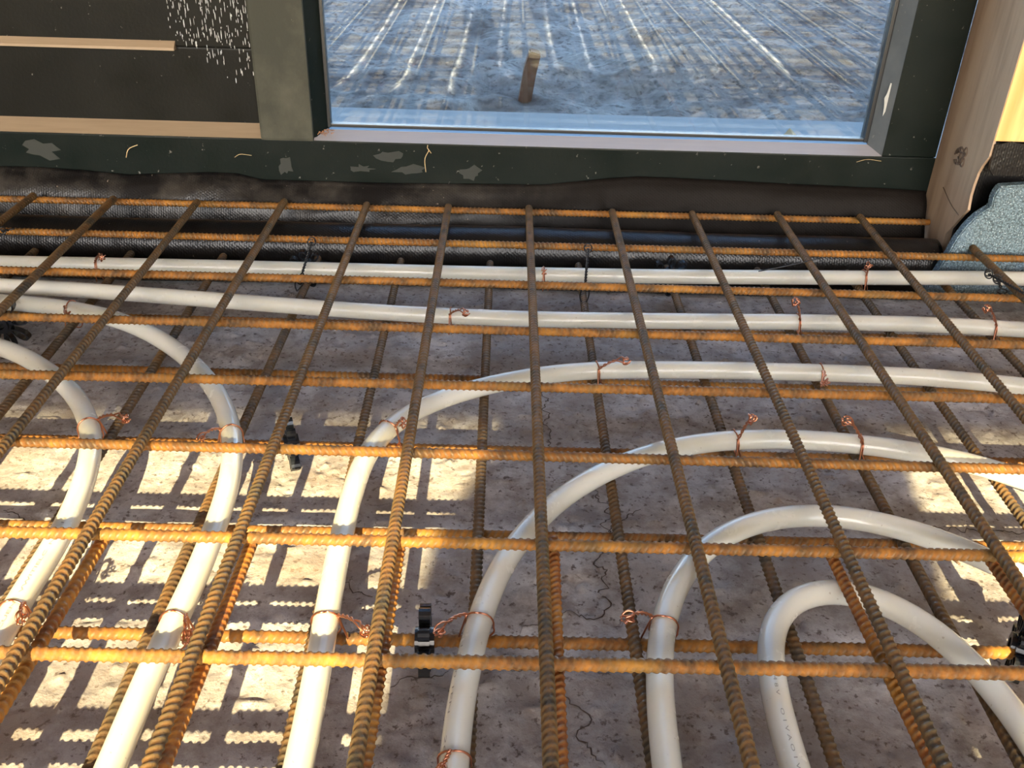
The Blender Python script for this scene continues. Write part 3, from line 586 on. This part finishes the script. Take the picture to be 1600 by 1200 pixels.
# ------------------------------------------------------------------ black binding wires
bl = ['long black twisted wire hanging from the far bar, over the left black spacer', 'long black twisted wire with an open loop hanging from the far bar at centre', 'black twisted wire wound along the short bar at the right edge',
      'thin straight black wire crossing under the bars at upper right', 'short black wire end on the far bar at the left edge', 'small black wire loop hooked below the farthest pipe at the right edge']
for (a, b), lab in zip(BT, bl):
    a, b = np.array(a), np.array(b); d = b - a; Ln = np.linalg.norm(d); d /= Ln; u = np.cross(d, (.3, .2, 1.)); u /= np.linalg.norm(u); w = np.cross(d, u)
    thin = 'thin' in lab; r = .0006 if thin else .0008
    e = empty('binding_wire', a, label=lab, cat='wire', group='black binding wires'); parts = []
    mid = .62 if not thin else 1
    if 'along' in lab: mid = 1
    for ph in ((0, math.pi) if not thin else (0,)):
        q = [a + d * Ln * s + (u * math.cos(ph + s * Ln * 900) + w * math.sin(ph + s * Ln * 900)) * (.0009 if not thin else 0) + (u * .003 * math.sin(s * 3) if thin else 0) for s in np.linspace(0, mid, 50)]
        parts.append(tube_vf(q, r, 6))
    kid(multi('twisted_strand', parts, M_bwire), e)
    if not thin:
        parts = []
        if mid < 1:
            hw = .0048; p0 = a + d * Ln * mid; q = [p0 + d * Ln * (1 - mid) * s + np.array([1., 0, .2]) * hw * math.sin(math.pi * s) * sg for sg in (1,) for s in np.linspace(0, 1, 12)]
            q += [p0 + d * Ln * (1 - mid) * s - np.array([1., 0, .2]) * hw * math.sin(math.pi * s) for s in np.linspace(1, 0, 12)]
            parts.append(tube_vf(q, r, 6))
        for t0 in (0, 1.2):
            q = [a + np.array([math.cos(t) * .0042, math.sin(t) * .003 * math.cos(t0), math.sin(t) * .004 * (1 - .4 * t0)]) for t in np.linspace(t0, t0 + 5.8, 18)]; parts.append(tube_vf(q, r, 6))
        for pt in parts: kid(multi('wire_eye', [pt], M_bwire), e)

# ------------------------------------------------------------------ wheel spacers
def spacer(loc, rot, label, Rw=.0235):
    e = empty('wheel_spacer', loc, label=label, cat='spacer', group='black wheel spacers on the lower mesh')
    # the axis of the wheel is local x
    def ring(r0, r1, h):
        V, F = [], []
        n = 20
        for i in range(n):
            a = 2 * math.pi * i / n
            for r_, x in ((r0, -h), (r1, -h), (r1, h), (r0, h)): V.append((x, r_ * math.cos(a), r_ * math.sin(a)))
        for i in range(n):
            j = (i + 1) % n
            for k in range(4): F.append((4 * i + k, 4 * i + (k + 1) % 4, 4 * j + (k + 1) % 4, 4 * j + k))
        return V, F
    def addp(name, vf):
        o = link(name, mesh(name, *vf), M_spacer, e); return o
    addp('hub', ring(.0046, .0085, .0062)); addp('collar', ring(.0078, .0105, .0034))
    for k in range(8):
        a = 2 * math.pi * (k + .5) / 8; q = []
        for t in np.linspace(0, 2 * math.pi, 15)[:-1]:
            rad = .0095 + (Rw - .0095) * (.5 - .5 * math.cos(t)); lat = .0052 * math.sin(t) * (.55 + .45 * (.5 - .5 * math.cos(t)))
            q.append((rad * math.cos(a) - lat * math.sin(a), rad * math.sin(a) + lat * math.cos(a)))
        q = np.array(q); n = len(q); c = q.mean(0); inn = c + (q - c) * .74; h = .0036; V, F = [], []
        for i in range(n):
            for (y, z), x in ((q[i], -h), (q[i], h), (inn[i], h), (inn[i], -h)): V.append((x, y, z))
        for i in range(n):
            j = (i + 1) % n
            for m_ in range(4): F.append((4 * i + m_, 4 * i + (m_ + 1) % 4, 4 * j + (m_ + 1) % 4, 4 * j + m_))
        addp('petal', (V, F))
    e.rotation_euler = rot; return e
spacer((-.0756, -.6402, ZX), (.2, 0, .04), 'black wheel spacer seen edge-on in the centre foreground left of a pipe')
spacer((-.2048, -.4270, ZX), (.1, 0, .35), 'black wheel spacer right of the shiny left pipe bend, half hidden by a bar')
spacer((.3110, -.6350, ZX), (.3, 0, -.45), 'black wheel spacer at the right edge in the foreground')
spacer((-.2537, -.092, ZB + .0005), (.15, 0, math.pi / 2), 'black wheel spacer behind the farthest pipe at left, under the black hanging wire', .0225)
spacer((.1590, -.088, ZB + .0010), (.39, 0, math.pi / 2 + .1), 'black wheel spacer behind the farthest pipe right of centre, its loops showing above it', .0245)
spacer((-.5300, -.2416, ZB), (.2, 0, math.pi / 2), 'black wheel spacer between the pipes at the left edge', .0290)

# little debris on the concrete
for k, (x, y, l, a, m_, nm, lab) in enumerate([(.318, -.535, .016, 2.1, M_knot, 'twig', 'dark brown twig on the shaded concrete at right'), (.303, -.532, .010, 2.6, M_knot, 'twig', 'small dark splinter lying left of the brown twig'),
    (.10, -.64, .008, .2, M_straw, 'wood_chip', 'pale wood chip on the shaded concrete left of the innermost loop'), (.118, -.555, .008, 1.4, M_straw, 'wood_chip', 'curled pale wood chip between the third arch and innermost loop')]):
    q = [(x, y, FLOOR + .003), (x + l * .5 * math.cos(a), y + l * .5 * math.sin(a) + .001, FLOOR + .004), (x + l * math.cos(a), y + l * math.sin(a), FLOOR + .0028)]
    tag(tube(nm, q, .0008, m_, None, 6, .002), lab, 'debris')

# ------------------------------------------------------------------ outdoors beyond the glass
gx = np.arange(-1.4, 2.4, .011); gy = np.arange(.60, 3.6, .011)
def hz(x, y):
    h = -.065 + .030 * vn(x * 5, y * 5) + .022 * vn(x * 14 + 5, y * 14) + .012 * vn(x * 37, y * 37 + 2)
    h += .16 * np.exp(-(((x - .85) / .42) ** 2 + ((y - 1.75) / .55) ** 2)) + .05 * np.exp(-(((x - .45) / .25) ** 2 + ((y - 1.05) / .2) ** 2))
    return h - .03 * np.exp(-((y - .6) / .05) ** 2)
tag(grid_mesh('sandy_ground', gx, gy, hz, M_sand), kind='structure')
tag(box('doorstep_slab', (-1.4, .126, -.2), (2.4, .66, -.055), M_slab, bev=.004), kind='structure')
g2 = tag(box('outer_ground', (-30, 3.5, -.30), (30, 40, -.12), M_sand), kind='structure')
tag(box('outer_ground', (-30, -30, -.40), (30, YB - 2.9, -.10), M_sand), kind='structure')
o = extrude('brick_piece', [(-.012, -.075), (.014, -.075), (.022, -.02), (.030, .018), (.008, .024), (-.002, -.01)], 1, .80, .84, mat('brown_brick', (.13, .07, .05), .9), bev=.003)
tag(o, 'brown broken brick piece standing in the grey sand outside the pane', 'brick')
# dry leaf outside in the corner of the pane
q = [(.425, .50, -.052), (.448, .515, -.030), (.470, .50, -.050), (.455, .49, -.045)]
V = q + [(a + .002, b, c - .0012) for a, b, c in q]
tag(link('dry_leaf', mesh('dry_leaf', V, [(0, 1, 3), (1, 2, 3), (4, 7, 5), (5, 7, 6), (0, 4, 5, 1), (1, 5, 6, 2), (2, 6, 7, 3), (3, 7, 4, 0)]), M_straw), 'small pale dry leaf outside the lower right corner of the pane', 'leaf')

# ------------------------------------------------------------------ the person taking the picture, bending forward behind the frame edge
F0 = FLOOR
person = empty('person', (.0, -2.1, F0), label='person in dark jacket bending forward behind the camera, holding a phone low', cat='person')
M_skin = mat('skin', (.55, .33, .24), .5); M_jack = m_plain('dark_jacket', (.03, .035, .05), (.05, .055, .07), 30); M_trou = m_plain('dark_trousers', (.05, .05, .055), (.08, .08, .085), 40)
M_shoe = mat('brown_boots', (.12, .07, .04), .5); M_hair = mat('brown_hair', (.06, .04, .025), .6)
def skin(name, verts, edges, radii, m, par, sub=2, root=0):
    me = bpy.data.meshes.new(name); me.from_pydata(verts, edges, []); o = bpy.data.objects.new(name, me); C.objects.link(o); me.materials.append(m)
    md = o.modifiers.new('skin', 'SKIN'); md.use_smooth_shade = True
    for i, r in enumerate(radii):
        s = me.skin_vertices[0].data[i]; s.radius = (r, r) if isinstance(r, (int, float)) else r; s.use_root = (i == root)
    sb = o.modifiers.new('sub', 'SUBSURF'); sb.levels = sub; sb.render_levels = sub
    return kid(o, par)
hz0 = F0
KL, KR = (-.150, -2.10, hz0 + .47), (.045, -2.09, hz0 + .46)
AL, AR = (-.160, -2.14, hz0 + .17), (.036, -2.14, hz0 + .17)
HL, HR = (-.100, -2.14, hz0 + .82), (.150, -2.14, hz0 + .82)
pel = (.050, -2.16, hz0 + .87); ch = (.050, -1.86, hz0 + 1.00); nk = (.040, -1.62, hz0 + 1.06)
skin('trousers', [pel, HL, KL, AL, HR, KR, AR, (.05, -2.08, hz0 + .90)], [(0, 1), (1, 2), (2, 3), (0, 4), (4, 5), (5, 6), (0, 7)], [.13, .085, .050, .036, .085, .050, .036, .13], M_trou, person)
SL, SR = (-.13, -1.69, hz0 + 1.0), (.22, -1.69, hz0 + 1.0); EL, ER = (-.19, -1.43, hz0 + .74), (.16, -1.42, hz0 + .73)
WL, WR = (-.085, -1.20, hz0 + .475), (.03, -1.19, hz0 + .475)
skin('jacket', [ch, (.05, -2.12, hz0 + .88), nk, SL, EL, WL, SR, ER, WR, (-.115, -2.15, hz0 + .82), (.235, -2.15, hz0 + .82)], [(0, 1), (0, 2), (0, 3), (3, 4), (4, 5), (0, 6), (6, 7), (7, 8), (1, 9), (1, 10)], [.145, .14, .075, .070, .052, .038, .070, .052, .038, .115, .125], M_jack, person)
hd = (.06 - .03, -1.460, hz0 + 1.130)
skin('body', [(.095 - .03, -1.530, hz0 + 0.980), (.085 - .03, -1.505, hz0 + 1.040), hd, (.055 - .03, -1.450, hz0 + 1.200)], [(0, 1), (1, 2), (2, 3)], [.055, .05, .088, .075], M_skin, person, 2)
fc = [tube_vf([(.045 - .03, -1.370, hz0 + 1.140), (.043 - .03, -1.352, hz0 + 1.115), (.045 - .03, -1.365, hz0 + 1.102)], [.008, .012, .009], 8)]
for s in (-1, 1):
    fc.append(tube_vf([(.06 + s * .087 - .03, -1.465, hz0 + 1.160), (.06 + s * .094 - .03, -1.470, hz0 + 1.130), (.06 + s * .086 - .03, -1.460, hz0 + 1.100)], [.012, .016, .010], 8))
kid(multi('nose_and_ears', fc, M_skin), person)
ey = [tube_vf([(.045 + s * .032 - .03, -1.378, hz0 + 1.148), (.045 + s * .032 - .03, -1.370, hz0 + 1.148)], [.010, .006], 8) for s in (-1, 1)]
kid(multi('eyes', ey, mat('eye_white', (.7, .7, .7), .2)), person)
kid(tube('mouth', [(.022 - .03, -1.372, hz0 + 1.075), (.045 - .03, -1.365, hz0 + 1.072), (.068 - .03, -1.372, hz0 + 1.075)], .005, mat('lips', (.45, .2, .17), .5), None, 6), person)
skin('hair', [(.062 - .03, -1.500, hz0 + 1.140), (.06 - .03, -1.490, hz0 + 1.210), (.055 - .03, -1.440, hz0 + 1.245)], [(0, 1), (1, 2)], [.085, .088, .06], M_hair, person)
for s, A in ((-1, AL), (1, AR)):
    skin('boot', [(A[0], A[1] - .04, hz0 + .120), (A[0], A[1] - .005, hz0 + .18), (A[0] + s * .012, A[1] + .07, hz0 + .118), (A[0] + s * .02, A[1] + .16, hz0 + .108)], [(0, 1), (0, 2), (2, 3)], [.045, .05, .044, .034], M_shoe, person)
ph = (-.0308, -1.093, .4061)
for s, Wp in ((-1, WL), (1, WR)):
    wx = Wp[0]; px = ph[0] + s * .052; base = (px + s * .012, -1.135, ph[2] - .035)
    V = [(wx, Wp[1], Wp[2]), base]; E_ = [(0, 1)]; Rr = [.027, (.030, .018)]
    for f in range(4):
        zz = ph[2] + .030 - f * .020; b0 = len(V); V += [(px + s * .016, -1.112, zz), (px + s * .014, -1.088, zz), (px - s * .004 + s * .004 * f, -1.080, zz)]
        E_ += [(1, b0), (b0, b0 + 1), (b0 + 1, b0 + 2)]; Rr += [.0095, .0085, .0075]
    b0 = len(V); V += [(px + s * .002, -1.125, ph[2] - .010), (px - s * .016, -1.115, ph[2] + .012)]; E_ += [(1, b0), (b0, b0 + 1)]; Rr += [.011, .009]
    skin('hand', V, E_, Rr, M_skin, person, 1)
o = box('phone', (ph[0] - .078, ph[1] - .004, ph[2] - .037), (ph[0] + .030, ph[1] + .004, ph[2] + .037), mat('phone_black', (.02, .02, .022), .2), bev=.003)
tag(o, 'black phone held in two hands behind the picture plane', 'phone')
